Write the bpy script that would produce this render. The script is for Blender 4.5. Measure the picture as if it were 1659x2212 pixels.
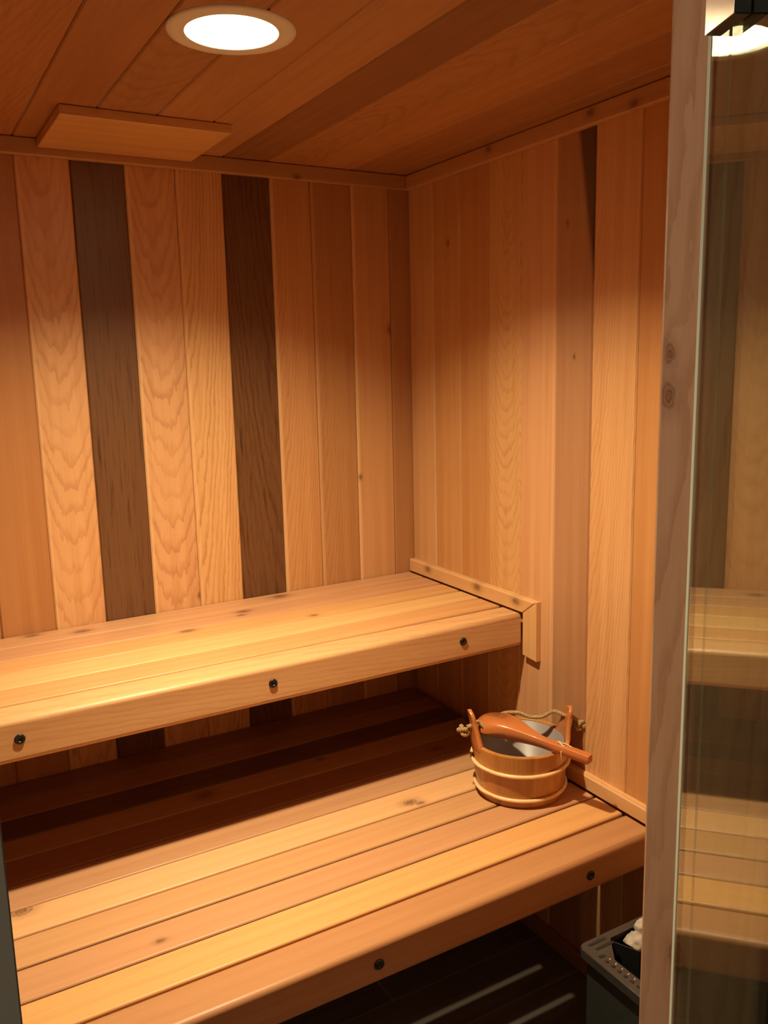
import bpy, math, random
from mathutils import Vector, Matrix, noise as mnoise

# ------------------------------------------------------------------ scene, camera, light
scene = bpy.context.scene
for o in list(bpy.data.objects):
    bpy.data.objects.remove(o, do_unlink=True)
COL = scene.collection

UB = 0.86            # top of the upper bench above the floor
LB = 0.490           # top of the lower bench
CEIL = 1.999         # underside of the ceiling boards

def make_camera():
    cd = bpy.data.cameras.new('camera')
    co = bpy.data.objects.new('camera', cd)
    COL.objects.link(co)
    y, p, r = math.radians(29.8175), math.radians(10.0012), math.radians(-1.3162)
    fw = Vector((math.sin(y)*math.cos(p), math.cos(y)*math.cos(p), -math.sin(p)))
    rt = Vector((math.cos(y), -math.sin(y), 0))
    up = rt.cross(fw)
    r2 = rt*math.cos(r) + up*math.sin(r)
    u2 = -rt*math.sin(r) + up*math.cos(r)
    m = Matrix(((r2.x, u2.x, -fw.x, -1.3353), (r2.y, u2.y, -fw.y, -2.1523),
                (r2.z, u2.z, -fw.z, 0.6292+UB), (0, 0, 0, 1)))
    co.matrix_world = m
    cd.sensor_fit = 'VERTICAL'
    cd.sensor_height = 36.0
    cd.lens = 1844.14/2212*36.0
    cd.clip_start = 0.02
    scene.camera = co
make_camera()

w = bpy.data.worlds.new('world')
scene.world = w
w.use_nodes = True
w.node_tree.nodes['Background'].inputs[0].default_value = (1.0, 0.86, 0.66, 1)
w.node_tree.nodes['Background'].inputs[1].default_value = 0.05

ld = bpy.data.lights.new('jamb_fill', 'AREA')  # added fill, not a lamp of the hallway; brightens the right jamb
ld.shape = 'DISK'; ld.size = 0.35; ld.energy = 19.0; ld.color = (1.0, 0.80, 0.58)
lo = bpy.data.objects.new('jamb_fill', ld); COL.objects.link(lo)
lo.location = (-2.5, -2.25, 2.1)
lo.rotation_euler = (Vector((-0.75, -1.68, 1.2)) - Vector(lo.location)).to_track_quat('-Z', 'Y').to_euler()

BULB_HOT = 300.0
BEAM_POWER = 18.8
BEAM_SPREAD = 128.0
BULB_WIDE = 70.0
BULB_COL = (1.0, 0.785, 0.47, 1)
scene.view_settings.view_transform = 'Standard'
scene.view_settings.look = 'None'
scene.view_settings.gamma = 1.0
scene.view_settings.use_curve_mapping = False
scene.view_settings.exposure = 0.0

# ------------------------------------------------------------------ materials
def nt(name):
    m = bpy.data.materials.new(name); m.use_nodes = True
    t = m.node_tree
    return m, t, t.nodes['Principled BSDF']

class G:
    """tiny node helper"""
    def __init__(s, t): s.t = t
    def n(s, kind, **kw):
        nd = s.t.nodes.new(kind)
        for k, v in kw.items(): setattr(nd, k, v)
        return nd
    def put(s, sock, v):
        if hasattr(v, 'is_output') or isinstance(v, bpy.types.NodeSocket): s.t.links.new(v, sock)
        else: sock.default_value = v
    def m(s, op, a, b=None, c=None, clamp=False):
        nd = s.n('ShaderNodeMath', operation=op); nd.use_clamp = clamp
        s.put(nd.inputs[0], a)
        if b is not None: s.put(nd.inputs[1], b)
        if c is not None: s.put(nd.inputs[2], c)
        return nd.outputs[0]
    def xyz(s, a, b, c):
        nd = s.n('ShaderNodeCombineXYZ')
        s.put(nd.inputs[0], a); s.put(nd.inputs[1], b); s.put(nd.inputs[2], c)
        return nd.outputs[0]
    def sep(s, v):
        nd = s.n('ShaderNodeSeparateXYZ'); s.put(nd.inputs[0], v); return nd.outputs
    def attr(s, name):
        nd = s.n('ShaderNodeAttribute'); nd.attribute_name = name; return nd
    def noise(s, vec, scale=1.0, detail=2.0, rough=0.5):
        nd = s.n('ShaderNodeTexNoise'); s.put(nd.inputs['Vector'], vec)
        nd.inputs['Scale'].default_value = scale; nd.inputs['Detail'].default_value = detail
        nd.inputs['Roughness'].default_value = rough
        return nd.outputs['Fac']
    def ramp(s, f, a, b, lo=0.0, hi=1.0, smooth=True):
        nd = s.n('ShaderNodeMapRange'); nd.interpolation_type = 'SMOOTHSTEP' if smooth else 'LINEAR'
        s.put(nd.inputs[0], f); s.put(nd.inputs[1], a); s.put(nd.inputs[2], b)
        s.put(nd.inputs[3], lo); s.put(nd.inputs[4], hi)
        return nd.outputs[0]
    def mix(s, f, a, b, blend='MIX'):
        nd = s.n('ShaderNodeMix', data_type='RGBA', blend_type=blend); nd.clamp_factor = True
        s.put(nd.inputs[0], f); s.put(nd.inputs[6], a); s.put(nd.inputs[7], b)
        return nd.outputs[2]

def wood_material(name, rough=0.42, coat=0.0, line=1.0, knotcol=(0.13, 0.05, 0.022, 1)):
    """board-by-board wood: every board carries its own local frame, tone, ring centre and knots"""
    m, t, bs = nt(name); g = G(t)
    a, th, l = g.sep(g.attr('loc').outputs['Vector'])
    tn = g.attr('tone'); tone = tn.outputs['Color']
    a0, d0, sl = g.sep(g.attr('gp').outputs['Vector'])
    freq, con, stk = g.sep(g.attr('gq').outputs['Vector'])
    # slow wander of the tree's heart along the board
    wob = g.noise(g.xyz(g.m('MULTIPLY', a, 4.0), th, g.m('MULTIPLY', l, 2.4)), 1.0, 1.0)
    wob = g.m('MULTIPLY', g.m('SUBTRACT', wob, 0.5), 0.016)
    wob2 = g.noise(g.xyz(g.m('ADD', g.m('MULTIPLY', a, 3.0), 7.3), th, g.m('MULTIPLY', l, 1.6)), 1.0, 1.0)
    wob2 = g.m('MULTIPLY', g.m('SUBTRACT', wob2, 0.5), 0.020)
    kn = None; ring = None; push = None
    for k in ('k1', 'k2', 'k3'):
        ka, kl, kr = g.sep(g.attr(k).outputs['Vector'])
        da = g.m('SUBTRACT', a, ka); dl = g.m('MULTIPLY', g.m('SUBTRACT', l, kl), 0.62)
        dist = g.m('SQRT', g.m('ADD', g.m('MULTIPLY', da, da), g.m('MULTIPLY', dl, dl)))
        jit = g.noise(g.xyz(g.m('MULTIPLY', a, 160.0), g.m('MULTIPLY', th, 60.0), g.m('MULTIPLY', l, 160.0)), 1.0, 2.0)
        q = g.m('DIVIDE', g.m('ADD', dist, g.m('MULTIPLY', g.m('SUBTRACT', jit, 0.5), g.m('MULTIPLY', kr, 0.9))), g.m('MAXIMUM', kr, 0.0001))
        on = g.m('GREATER_THAN', kr, 0.0002)
        core = g.m('MULTIPLY', g.m('MULTIPLY', g.ramp(q, 0.5, 1.05, 1.0, 0.0), g.m('ADD', 0.86, g.m('MULTIPLY', 0.14, g.m('COSINE', g.m('MULTIPLY', q, 15.0))))), on)
        halo = g.m('MULTIPLY', g.ramp(q, 0.8, 3.0, 0.34, 0.0), on)
        rr = g.m('MULTIPLY', g.m('MULTIPLY', g.ramp(g.m('ABSOLUTE', g.m('SUBTRACT', q, 0.95)), 0.0, 0.28, 0.55, 0.0), on), 1.0)
        kk = g.m('MAXIMUM', core, halo)
        kn = kk if kn is None else g.m('MAXIMUM', kn, kk)
        ring = rr if ring is None else g.m('MAXIMUM', ring, rr)
        pp = g.m('MULTIPLY', g.m('MULTIPLY', g.ramp(q, 0.0, 6.0, 1.0, 0.0), kr), 0.9)
        push = pp if push is None else g.m('ADD', push, pp)
    A = g.m('ADD', g.m('SUBTRACT', a, a0), wob)
    D = g.m('ADD', g.m('ADD', g.m('SUBTRACT', th, d0), g.m('MULTIPLY', sl, l)), g.m('ADD', wob2, push))
    R = g.m('SQRT', g.m('ADD', g.m('MULTIPLY', A, A), g.m('MULTIPLY', D, D)))
    jag = g.noise(g.xyz(g.m('MULTIPLY', a, 55.0), g.m('MULTIPLY', th, 55.0), g.m('MULTIPLY', l, 12.0)), 1.0, 3.0, 0.6)
    ph = g.m('ADD', g.m('MULTIPLY', R, freq), g.m('MULTIPLY', g.m('SUBTRACT', jag, 0.5), 1.5))
    fr = g.m('FRACT', ph)
    late = g.m('MULTIPLY', g.ramp(fr, 0.45, 0.90, 0.0, 1.0), g.ramp(fr, 0.93, 1.0, 1.0, 0.0))
    # ring strength varies from year to year
    yr = g.noise(g.xyz(g.m('MULTIPLY', R, g.m('MULTIPLY', freq, 0.35)), 0.0, g.m('MULTIPLY', l, 0.7)), 1.0, 2.0)
    late = g.m('MULTIPLY', late, g.ramp(yr, 0.3, 0.7, 0.35, 1.0))
    late = g.m('MULTIPLY', late, g.m('MULTIPLY', con, line))
    # soft broad bands and fibre
    band = g.noise(g.xyz(g.m('MULTIPLY', a, 34.0), g.m('MULTIPLY', th, 34.0), g.m('MULTIPLY', l, 1.3)), 1.0, 3.0, 0.55)
    fib = g.noise(g.xyz(g.m('MULTIPLY', a, 700.0), g.m('MULTIPLY', th, 700.0), g.m('MULTIPLY', l, 9.0)), 1.0, 2.0)
    dk = g.noise(g.xyz(g.m('MULTIPLY', a, 170.0), g.m('MULTIPLY', th, 80.0), g.m('MULTIPLY', l, 6.5)), 1.0, 4.0, 0.65)
    blot = g.noise(g.xyz(g.m('MULTIPLY', a, 9.0), g.m('MULTIPLY', th, 9.0), g.m('MULTIPLY', l, 2.2)), 1.0, 2.0)
    c = g.mix(g.ramp(band, 0.35, 0.68, 0.0, 0.42), tone, g.mix(1.0, tone, (0.80, 0.66, 0.52, 1), 'MULTIPLY'))
    c = g.mix(g.ramp(blot, 0.35, 0.7, 0.0, 0.38), c, g.mix(1.0, c, (1.10, 1.14, 1.10, 1), 'MULTIPLY'))
    c = g.mix(late, c, g.mix(1.0, c, (0.58, 0.40, 0.28, 1), 'MULTIPLY'))
    c = g.mix(g.ramp(fib, 0.3, 0.75, 0.0, 0.16), c, g.mix(1.0, c, (0.72, 0.60, 0.50, 1), 'MULTIPLY'))
    c = g.mix(g.m('MULTIPLY', g.ramp(dk, 0.50, 0.72, 0.0, 1.0), stk), c, g.mix(1.0, c, (0.34, 0.25, 0.2, 1), 'MULTIPLY'))
    sapw = g.m('MULTIPLY', g.ramp(g.m('ADD', a, g.m('MULTIPLY', g.m('SUBTRACT', wob2, 0.0), 0.35)), 0.005, 0.011, 1.0, 0.0), tn.outputs['Alpha'])
    c = g.mix(sapw, c, (0.80, 0.52, 0.27, 1))
    c = g.mix(kn, c, g.mix(0.88, c, knotcol))
    c = g.mix(ring, c, (0.11, 0.045, 0.02, 1))
    # dark mineral wedge (a stain that belongs to one board)
    wa, wl, ws = g.sep(g.attr('wedge').outputs['Vector'])
    won = g.m('GREATER_THAN', ws, 0.0001)
    edge = g.m('SUBTRACT', wa, g.m('MULTIPLY', ws, g.m('MAXIMUM', g.m('SUBTRACT', l, wl), 0.0)))
    wm = g.m('MULTIPLY', g.ramp(g.m('SUBTRACT', a, edge), -0.007, 0.012, 0.0, 0.84), g.m('MULTIPLY', won, g.m('GREATER_THAN', l, wl)))
    c = g.mix(wm, c, (0.06, 0.028, 0.016, 1))
    t.links.new(c, bs.inputs['Base Color'])
    rn = g.ramp(band, 0.3, 0.7, rough-0.05, rough+0.07)
    t.links.new(rn, bs.inputs['Roughness'])
    bs.inputs['Coat Weight'].default_value = coat
    bs.inputs['Coat Roughness'].default_value = 0.12
    bp = g.n('ShaderNodeBump'); bp.inputs['Strength'].default_value = 0.10; bp.inputs['Distance'].default_value = 0.0006
    t.links.new(g.m('SUBTRACT', fib, g.m('MULTIPLY', late, 0.8)), bp.inputs['Height'])
    t.links.new(bp.outputs[0], bs.inputs['Normal'])
    return m

def plain(name, col, rough=0.5, metal=0.0, var=0.0, scale=30.0, bump=0.0, spec=0.5):
    m, t, bs = nt(name); g = G(t)
    tc = g.n('ShaderNodeTexCoord')
    nz = g.noise(tc.outputs['Object'], scale, 4.0, 0.6)
    c = g.mix(g.ramp(nz, 0.3, 0.7, 0.0, 1.0), (col[0], col[1], col[2], 1),
              (col[0]*(1-var), col[1]*(1-var), col[2]*(1-var), 1))
    t.links.new(c, bs.inputs['Base Color'])
    bs.inputs['Roughness'].default_value = rough
    bs.inputs['Metallic'].default_value = metal
    bs.inputs['Specular IOR Level'].default_value = spec
    if bump:
        bp = g.n('ShaderNodeBump'); bp.inputs['Strength'].default_value = bump; bp.inputs['Distance'].default_value = 0.002
        t.links.new(nz, bp.inputs['Height']); t.links.new(bp.outputs[0], bs.inputs['Normal'])
    return m

CEDAR = wood_material('cedar_boards', 0.40, line=0.85)
BENCHWOOD = wood_material('bench_cedar', 0.47, line=0.7)
VARN = wood_material('varnished_pine', 0.34, coat=0.35, line=0.5)
M_ROPE = plain('hemp_rope', (0.50, 0.33, 0.15), 0.8, var=0.45, scale=260)
M_LINER = plain('grey_plastic_liner', (0.27, 0.225, 0.225), 0.38, var=0.06, scale=12)
M_HOOP = plain('pale_rattan_hoop', (0.88, 0.60, 0.31), 0.38, var=0.15, scale=50)
M_CORD = plain('white_cord', (0.85, 0.72, 0.50), 0.6, var=0.1, scale=200)
M_BLACK = plain('black_plastic', (0.010, 0.009, 0.009), 0.35, var=0.3)
M_HEATER = plain('charcoal_enamel', (0.030, 0.036, 0.034), 0.38, var=0.15, scale=60)
M_HRIM = plain('dark_grey_steel_top', (0.085, 0.080, 0.074), 0.36, metal=0.5, var=0.2, scale=40)
M_PIT = plain('black_steel', (0.006, 0.006, 0.006), 0.6)
M_CHROME = plain('brushed_chrome', (0.9, 0.88, 0.86), 0.20, metal=1.0, var=0.05)
M_WHITE = plain('white_lamp_trim', (0.80, 0.78, 0.74), 0.5, var=0.02)
M_STONE = plain('pale_stone', (0.46, 0.42, 0.36), 0.85, var=0.35, scale=55, bump=0.6)
M_PAINT = plain('taupe_painted_wall', (0.22, 0.20, 0.16), 0.7, var=0.08, scale=8)

def floor_material():
    m, t, bs = nt('dark_wood_look_tile'); g = G(t)
    tc = g.n('ShaderNodeTexCoord')
    br = g.n('ShaderNodeTexBrick')
    t.links.new(tc.outputs['Object'], br.inputs['Vector'])
    br.inputs['Color1'].default_value = (0.21, 0.185, 0.165, 1)
    br.inputs['Color2'].default_value = (0.15, 0.13, 0.115, 1)
    br.inputs['Mortar'].default_value = (0.30, 0.26, 0.22, 1)
    br.inputs['Scale'].default_value = 1.0
    br.inputs['Mortar Size'].default_value = 0.0022
    br.inputs['Brick Width'].default_value = 0.90
    br.inputs['Row Height'].default_value = 0.15
    mp = g.n('ShaderNodeMapping'); mp.inputs['Scale'].default_value = (3.0, 60.0, 1.0)
    t.links.new(tc.outputs['Object'], mp.inputs[0])
    nz = g.noise(mp.outputs[0], 1.0, 4.0)
    c = g.mix(g.ramp(nz, 0.3, 0.7, 0.0, 0.5), br.outputs['Color'], g.mix(1.0, br.outputs['Color'], (0.5, 0.45, 0.42, 1), 'MULTIPLY'))
    t.links.new(c, bs.inputs['Base Color'])
    bs.inputs['Roughness'].default_value = 0.42
    return m
M_FLOOR = floor_material()

def glass_material():
    m = bpy.data.materials.new('door_glass'); m.use_nodes = True
    t = m.node_tree; t.nodes.clear(); g = G(t)
    out = g.n('ShaderNodeOutputMaterial')
    ge = g.n('ShaderNodeNewGeometry'); dt = g.n('ShaderNodeVectorMath', operation='DOT_PRODUCT')
    t.links.new(ge.outputs['Normal'], dt.inputs[0]); t.links.new(ge.outputs['Incoming'], dt.inputs[1])
    cs = g.m('ABSOLUTE', dt.outputs['Value'])
    fres = g.m('ADD', 0.19, g.m('MULTIPLY', 0.81, g.m('POWER', g.m('SUBTRACT', 1.0, cs), 5.0)))
    tr = g.n('ShaderNodeBsdfTransparent'); tr.inputs['Color'].default_value = (0.80, 0.84, 0.80, 1)
    gl = g.n('ShaderNodeBsdfGlossy'); gl.inputs['Roughness'].default_value = 0.0
    gl.inputs['Color'].default_value = (0.95, 1.0, 0.95, 1)
    mx = g.n('ShaderNodeMixShader')
    t.links.new(fres, mx.inputs[0]); t.links.new(tr.outputs[0], mx.inputs[1]); t.links.new(gl.outputs[0], mx.inputs[2])
    t.links.new(mx.outputs[0], out.inputs[0])
    return m
M_GLASS = glass_material()

def edge_material():
    m = bpy.data.materials.new('ground_glass_edge'); m.use_nodes = True
    t = m.node_tree; t.nodes.clear(); g = G(t)
    out = g.n('ShaderNodeOutputMaterial')
    d = g.n('ShaderNodeBsdfDiffuse'); d.inputs[0].default_value = (0.66, 0.72, 0.60, 1)
    s = g.n('ShaderNodeBsdfTranslucent'); s.inputs[0].default_value = (0.8, 0.85, 0.7, 1)
    mx = g.n('ShaderNodeMixShader'); mx.inputs[0].default_value = 0.3
    t.links.new(d.outputs[0], mx.inputs[1]); t.links.new(s.outputs[0], mx.inputs[2]); t.links.new(mx.outputs[0], out.inputs[0])
    return m
M_EDGE = edge_material()

def emit_material(name, col, strength):
    m = bpy.data.materials.new(name); m.use_nodes = True
    t = m.node_tree; t.nodes.clear(); g = G(t)
    out = g.n('ShaderNodeOutputMaterial'); e = g.n('ShaderNodeEmission')
    e.inputs[0].default_value = col; e.inputs[1].default_value = strength
    t.links.new(e.outputs[0], out.inputs[0])
    return m
M_HOT = emit_material('bulb_filament_glow', BULB_COL, BULB_HOT)
M_WIDE = emit_material('bulb_glass_glow', BULB_COL, BULB_WIDE)

# ------------------------------------------------------------------ mesh building
VK = ('loc', 'gp', 'gq', 'k1', 'k2', 'k3', 'wedge')
rnd = random.Random(7)

def style(tone, kind='straight', con=0.6, streak=0.0, sap=0.0, knots=(), seed=None, wedge=(0, 0, 0), freq=None, width=0.12, length=1.0):
    r = random.Random(seed if seed is not None else rnd.random())
    if kind == 'cathedral':
        gp = (r.uniform(0.3, 0.7)*width, -r.uniform(0.25, 0.29), -r.uniform(0.095, 0.115))
        fq = freq or r.uniform(120, 170)
    elif kind == 'side':
        gp = (r.choice((-0.3, 1.3))*width, -r.uniform(0.20, 0.24), -r.uniform(0.070, 0.085))
        fq = freq or r.uniform(150, 210)
    else:
        gp = (r.choice((-0.35, 0.45)), -r.uniform(0.02, 0.08), r.uniform(-0.02, 0.02))
        fq = freq or r.uniform(260, 420)
    ks = list(knots) + [(0, 0, 0)]*3
    return dict(tone=(tone[0], tone[1], tone[2], sap), gp=gp, gq=(fq, con, streak), k1=ks[0], k2=ks[1], k3=ks[2], wedge=wedge, off=(r.uniform(0, 9), r.uniform(0, 9)))

class MB:
    def __init__(s):
        s.v = []; s.f = []; s.sm = []; s.a = {k: [] for k in VK}; s.tone = []
    def add_v(s, co, loc=(0, 0, 0), st=None):
        s.v.append(tuple(co))
        for k in VK:
            if k == 'loc': s.a[k].append(loc)
            else: s.a[k].append(st[k] if st else (0, 0, 0))
        s.tone.append(st['tone'] if st else (0.5, 0.3, 0.15, 0.0))
        return len(s.v)-1
    def face(s, idx, smooth=False):
        s.f.append(tuple(idx)); s.sm.append(smooth)
    def board(s, o, A, T, L, wa, wt, wl, r=0.004, segs=2, e=None, st=None, loff=0.0):
        """rounded box: width wa along A, thickness wt along T, length wl along L, from corner o"""
        o = Vector(o); A = Vector(A); T = Vector(T); L = Vector(L)
        if st is None: st = style((0.5, 0.3, 0.15))
        if e is None: e = min(r, 0.003)
        r = min(r, wt*0.49, wa*0.49)
        def sect(inset):
            pts = []
            rr = max(r-inset*0.3, 0.0003)
            for cx, cy, a0 in ((wa-inset-rr, wt-inset-rr, 0), (inset+rr, wt-inset-rr, 90), (inset+rr, inset+rr, 180), (wa-inset-rr, inset+rr, 270)):
                for i in range(segs+1):
                    an = math.radians(a0+90*i/segs)
                    pts.append((cx+rr*math.cos(an), cy+rr*math.sin(an)))
            return pts
        rings = []
        nl = [0.0, e, wl-e, wl]
        for i, l in enumerate(nl):
            pts = sect(e if i in (0, 3) else 0.0)
            ring = []
            for (a, t) in pts:
                co = o + A*a + T*t + L*l
                ring.append(s.add_v(co, (a, t, l+loff), st))
            rings.append(ring)
        n = len(rings[0])
        right = (A.cross(T)).dot(L) > 0
        def F(q, sm):
            s.face(q if right else q[::-1], sm)
        for i in range(3):
            for j in range(n):
                k = (j+1) % n
                corner = (j % (segs+1)) != segs
                F([rings[i][j], rings[i][k], rings[i+1][k], rings[i+1][j]], corner and i == 1 and segs > 1)
        F(rings[0][::-1], False); F(rings[3], False)
    def box(s, a, b, st=None):
        x0, y0, z0 = a; x1, y1, z1 = b
        s.board((x0, y0, z0), (1, 0, 0), (0, 1, 0), (0, 0, 1), x1-x0, y1-y0, z1-z0, r=0.0008, segs=1, e=0.0008, st=st)
    def grid(s, rows, closed=False, st=None, smooth=True, locf=None, flip=False):
        """rows of equal length point lists; closed = wrap each row"""
        idx = [[s.add_v(p, locf(i, j) if locf else (0, 0, 0), st) for j, p in enumerate(row)] for i, row in enumerate(rows)]
        n = len(rows[0])
        for i in range(len(rows)-1):
            for j in range(n if closed else n-1):
                k = (j+1) % n
                q = [idx[i][j], idx[i][k], idx[i+1][k], idx[i+1][j]]
                s.face(q[::-1] if flip else q, smooth)
        return idx
    def tube(s, path, rad, n=10, closed=False, cap=True, st=None):
        P = [Vector(p) for p in path]; N = len(P)
        rows = []; nrm = None
        for i in range(N):
            a = P[(i-1) % N] if (closed or i > 0) else P[i]
            b = P[(i+1) % N] if (closed or i < N-1) else P[i]
            t = (b-a).normalized()
            if nrm is None:
                nrm = t.orthogonal().normalized()
            nrm = (nrm - t*nrm.dot(t)).normalized()
            bn = t.cross(nrm)
            rr = rad(i/(N-1)) if callable(rad) else rad
            rows.append([P[i] + nrm*rr*math.cos(2*math.pi*k/n) + bn*rr*math.sin(2*math.pi*k/n) for k in range(n)])
        if closed: rows.append(rows[0])
        idx = s.grid(rows, closed=True, st=st, flip=True)
        if cap and not closed:
            s.face(idx[0]); s.face(idx[-1][::-1])
    def lathe(s, c, prof, n=48, st=None, smooth=True, flip=False, a0=0.0, a1=2*math.pi):
        c = Vector(c); full = abs(a1-a0-2*math.pi) < 1e-6
        rows = []
        for (r, z) in prof:
            rows.append([c+Vector((r*math.cos(a0+(a1-a0)*k/n), r*math.sin(a0+(a1-a0)*k/n), z)) for k in range(n if full else n+1)])
        s.grid(rows, closed=full, st=st, smooth=smooth, flip=flip)
    def build(s, name, mat, parent=None, mats=None, loc=None):
        me = bpy.data.meshes.new(name)
        vs = s.v
        if loc is not None:
            lv = Vector(loc); vs = [tuple(Vector(v)-lv) for v in vs]
        me.from_pydata(vs, [], s.f)
        me.polygons.foreach_set('use_smooth', s.sm)
        for k in VK:
            at = me.attributes.new(k, 'FLOAT_VECTOR', 'POINT')
            at.data.foreach_set('vector', [c for p in s.a[k] for c in p])
        at = me.attributes.new('tone', 'FLOAT_COLOR', 'POINT')
        at.data.foreach_set('color', [c for p in s.tone for c in p])
        me.materials.append(mat)
        me.update()
        ob = bpy.data.objects.new(name, me)
        COL.objects.link(ob)
        if loc is not None: ob.location = loc
        if parent is not None:
            ob.parent = parent
            pl = parent.matrix_world.translation if False else Vector(parent.get('_w', (0, 0, 0)))
            base = Vector(loc) if loc is not None else Vector((0, 0, 0))
            ob.location = base - pl
            ob['_w'] = tuple(base)
        else:
            ob['_w'] = tuple(loc) if loc is not None else (0, 0, 0)
        return ob

def empty(name, loc, label=None, cat=None, group=None, kind=None):
    o = bpy.data.objects.new(name, None); COL.objects.link(o)
    o.empty_display_size = 0.05
    o.location = loc; o['_w'] = tuple(loc)
    tag(o, label, cat, group, kind)
    return o
def tag(o, label=None, cat=None, group=None, kind=None):
    if label: o['label'] = label
    if cat: o['category'] = cat
    if group: o['group'] = group
    if kind: o['kind'] = kind
    return o

# wood tones (the colour of each board itself)
HONEY = (0.66, 0.38, 0.18); PEACH = (0.62, 0.345, 0.185); PALE = (0.70, 0.43, 0.22)
MID = (0.47, 0.245, 0.110); ORANGE = (0.50, 0.245, 0.095); ROSE = (0.46, 0.245, 0.125)
DARK = (0.235, 0.118, 0.058); BROWN = (0.36, 0.185, 0.085); YELLOW = (0.72, 0.44, 0.19)

def loc_l(z): return z

# ------------------------------------------------------------------ walls
def vertical_boards(mb, edges, styles, axis, base, z0, z1, thick, inward):
    """edges: ordered coordinates of the joints along axis ('x' or 'y'); base: wall plane coordinate; boards stand upright"""
    for i in range(len(edges)-1):
        e0, e1 = edges[i], edges[i+1]
        lo_, hi_ = min(e0, e1), max(e0, e1)
        st = styles[i]
        g = 0.0004
        if axis == 'x':
            A = (1, 0, 0); o = (lo_+g, base, z0); T = (0, inward, 0)
        else:
            A = (0, 1, 0); o = (base, lo_+g, z0); T = (inward, 0, 0)
        # outer face sits at base; board body goes to -inward side
        o = Vector(o) - Vector(T)*thick
        if inward < 0 or True:
            pass
        off = st['off']
        mb.board(o, A, T, (0, 0, 1), hi_-lo_-2*g, thick, z1-z0, r=0.0032, segs=1, e=0.001, st=st, loff=z0)

back_edges = [0.008, -0.064, -0.184, -0.306, -0.4215, -0.5485, -0.669, -0.791, -0.915, -1.035, -1.158]
x = -1.158
while x > -1.83:
    x -= 0.1215; back_edges.append(max(x, -1.85))
def kz(x_, lo_, z_, r_): return (x_-lo_, z_, r_)
bst = [
    style((0.44, 0.225, 0.10), 'straight', 0.25, seed=1),
    style((0.60, 0.34, 0.165), 'straight', 0.25, seed=2, sap=0.59, knots=[(-0.069+0.184, 1.578, 0.007), (-0.177+0.184, 1.162, 0.0045)]),
    style((0.47, 0.245, 0.105), 'side', 0.35, seed=3, streak=0.12, sap=0.29),
    style((0.57, 0.305, 0.135), 'side', 0.5, seed=4, sap=0.52),
    style((0.150, 0.068, 0.028), 'side', 0.9, streak=0.8, seed=5, freq=110),
    style((0.68, 0.40, 0.185), 'side', 0.7, seed=6, sap=0.45),
    style((0.66, 0.375, 0.19), 'cathedral', 0.55, seed=17, sap=0.52, knots=[(-0.672+0.791, 0.889, 0.005)]),
    style((0.160, 0.075, 0.033), 'straight', 0.5, streak=0.8, seed=8, knots=[(0.041, 1.725, 0.0022)]),
    style((0.68, 0.385, 0.19), 'cathedral', 0.5, seed=9, sap=0.39, freq=150),
    style((0.48, 0.225, 0.090), 'straight', 0.35, seed=10)]
for i in range(len(back_edges)-1-len(bst)):
    bst.append(style(rnd.choice([HONEY, PEACH, MID, ORANGE, BROWN]), rnd.choice(['side', 'straight', 'cathedral']), 0.6, seed=30+i))
mb = MB()
vertical_boards(mb, back_edges, bst, 'x', 0.0, 0.0, CEIL, 0.012, -1)
mb.box((-1.86, 0.0125, 0.0), (0.02, 0.06, CEIL+0.05), style(BROWN))
tag(mb.build('wall_back', CEDAR), 'back wall of upright tongue and groove cedar boards in mixed tones', 'wall', kind='structure')

right_edges = [0.0, -0.124, -0.250, -0.376, -0.505, -0.6285, -0.7455, -0.877, -1.001]
y = -1.001
while y > -1.60:
    y -= 0.124; right_edges.append(max(y, -1.613))
rst = [
    style((0.66, 0.40, 0.20), 'straight', 0.4, seed=41),
    style((0.60, 0.33, 0.14), 'straight', 0.45, seed=42, knots=[(0.052, 1.795, 0.0045)]),
    style((0.56, 0.29, 0.115), 'straight', 0.4, seed=43, streak=0.1),
    style((0.66, 0.385, 0.175), 'cathedral', 0.4, seed=44, freq=230),
    style((0.67, 0.375, 0.195), 'straight', 0.3, seed=45, sap=0.39),
    style((0.46, 0.245, 0.13), 'straight', 0.25, seed=46, knots=[(0.083, 1.779, 0.004), (0.055, 1.49, 0.003)], wedge=(0, 0, 0)),
    style((0.69, 0.39, 0.185), 'side', 0.4, seed=47, freq=200),
    style((0.60, 0.30, 0.12), 'straight', 0.4, seed=48)]
rst[5]['wedge'] = (0.0, 0.0, 0.0)
for i in range(len(right_edges)-1-len(rst)):
    rst.append(style(rnd.choice([HONEY, PEACH, MID, ORANGE]), 'straight', 0.5, seed=60+i))
mb = MB()
# board six carries a dark wedge of stain along its near edge (a small there, so mirror the frame)
for i in range(len(right_edges)-1):
    e0, e1 = right_edges[i+1], right_edges[i]
    st = rst[i]
    if i == 5:
        st['wedge'] = (0.1175, 1.640, 0.165)
        st['k1'] = (0.034, 1.779, 0.004); st['k2'] = (0.062, 1.49, 0.003)
        mb.board((0.012, e1-0.0004, 0.0), (0, -1, 0), (-1, 0, 0), (0, 0, 1), e1-e0-0.0008, 0.012, CEIL, r=0.0032, segs=1, e=0.001, st=st)
    else:
        mb.board((0.012, e0+0.0004, 0.0), (0, 1, 0), (-1, 0, 0), (0, 0, 1), e1-e0-0.0008, 0.012, CEIL, r=0.0032, segs=1, e=0.001, st=st)
mb.box((0.0125, -1.76, 0.0), (0.06, 0.06, CEIL+0.05), style(BROWN))
tag(mb.build('wall_right', CEDAR), 'right wall of upright cedar boards, one with a dark wedge stain', 'wall', kind='structure')

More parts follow.
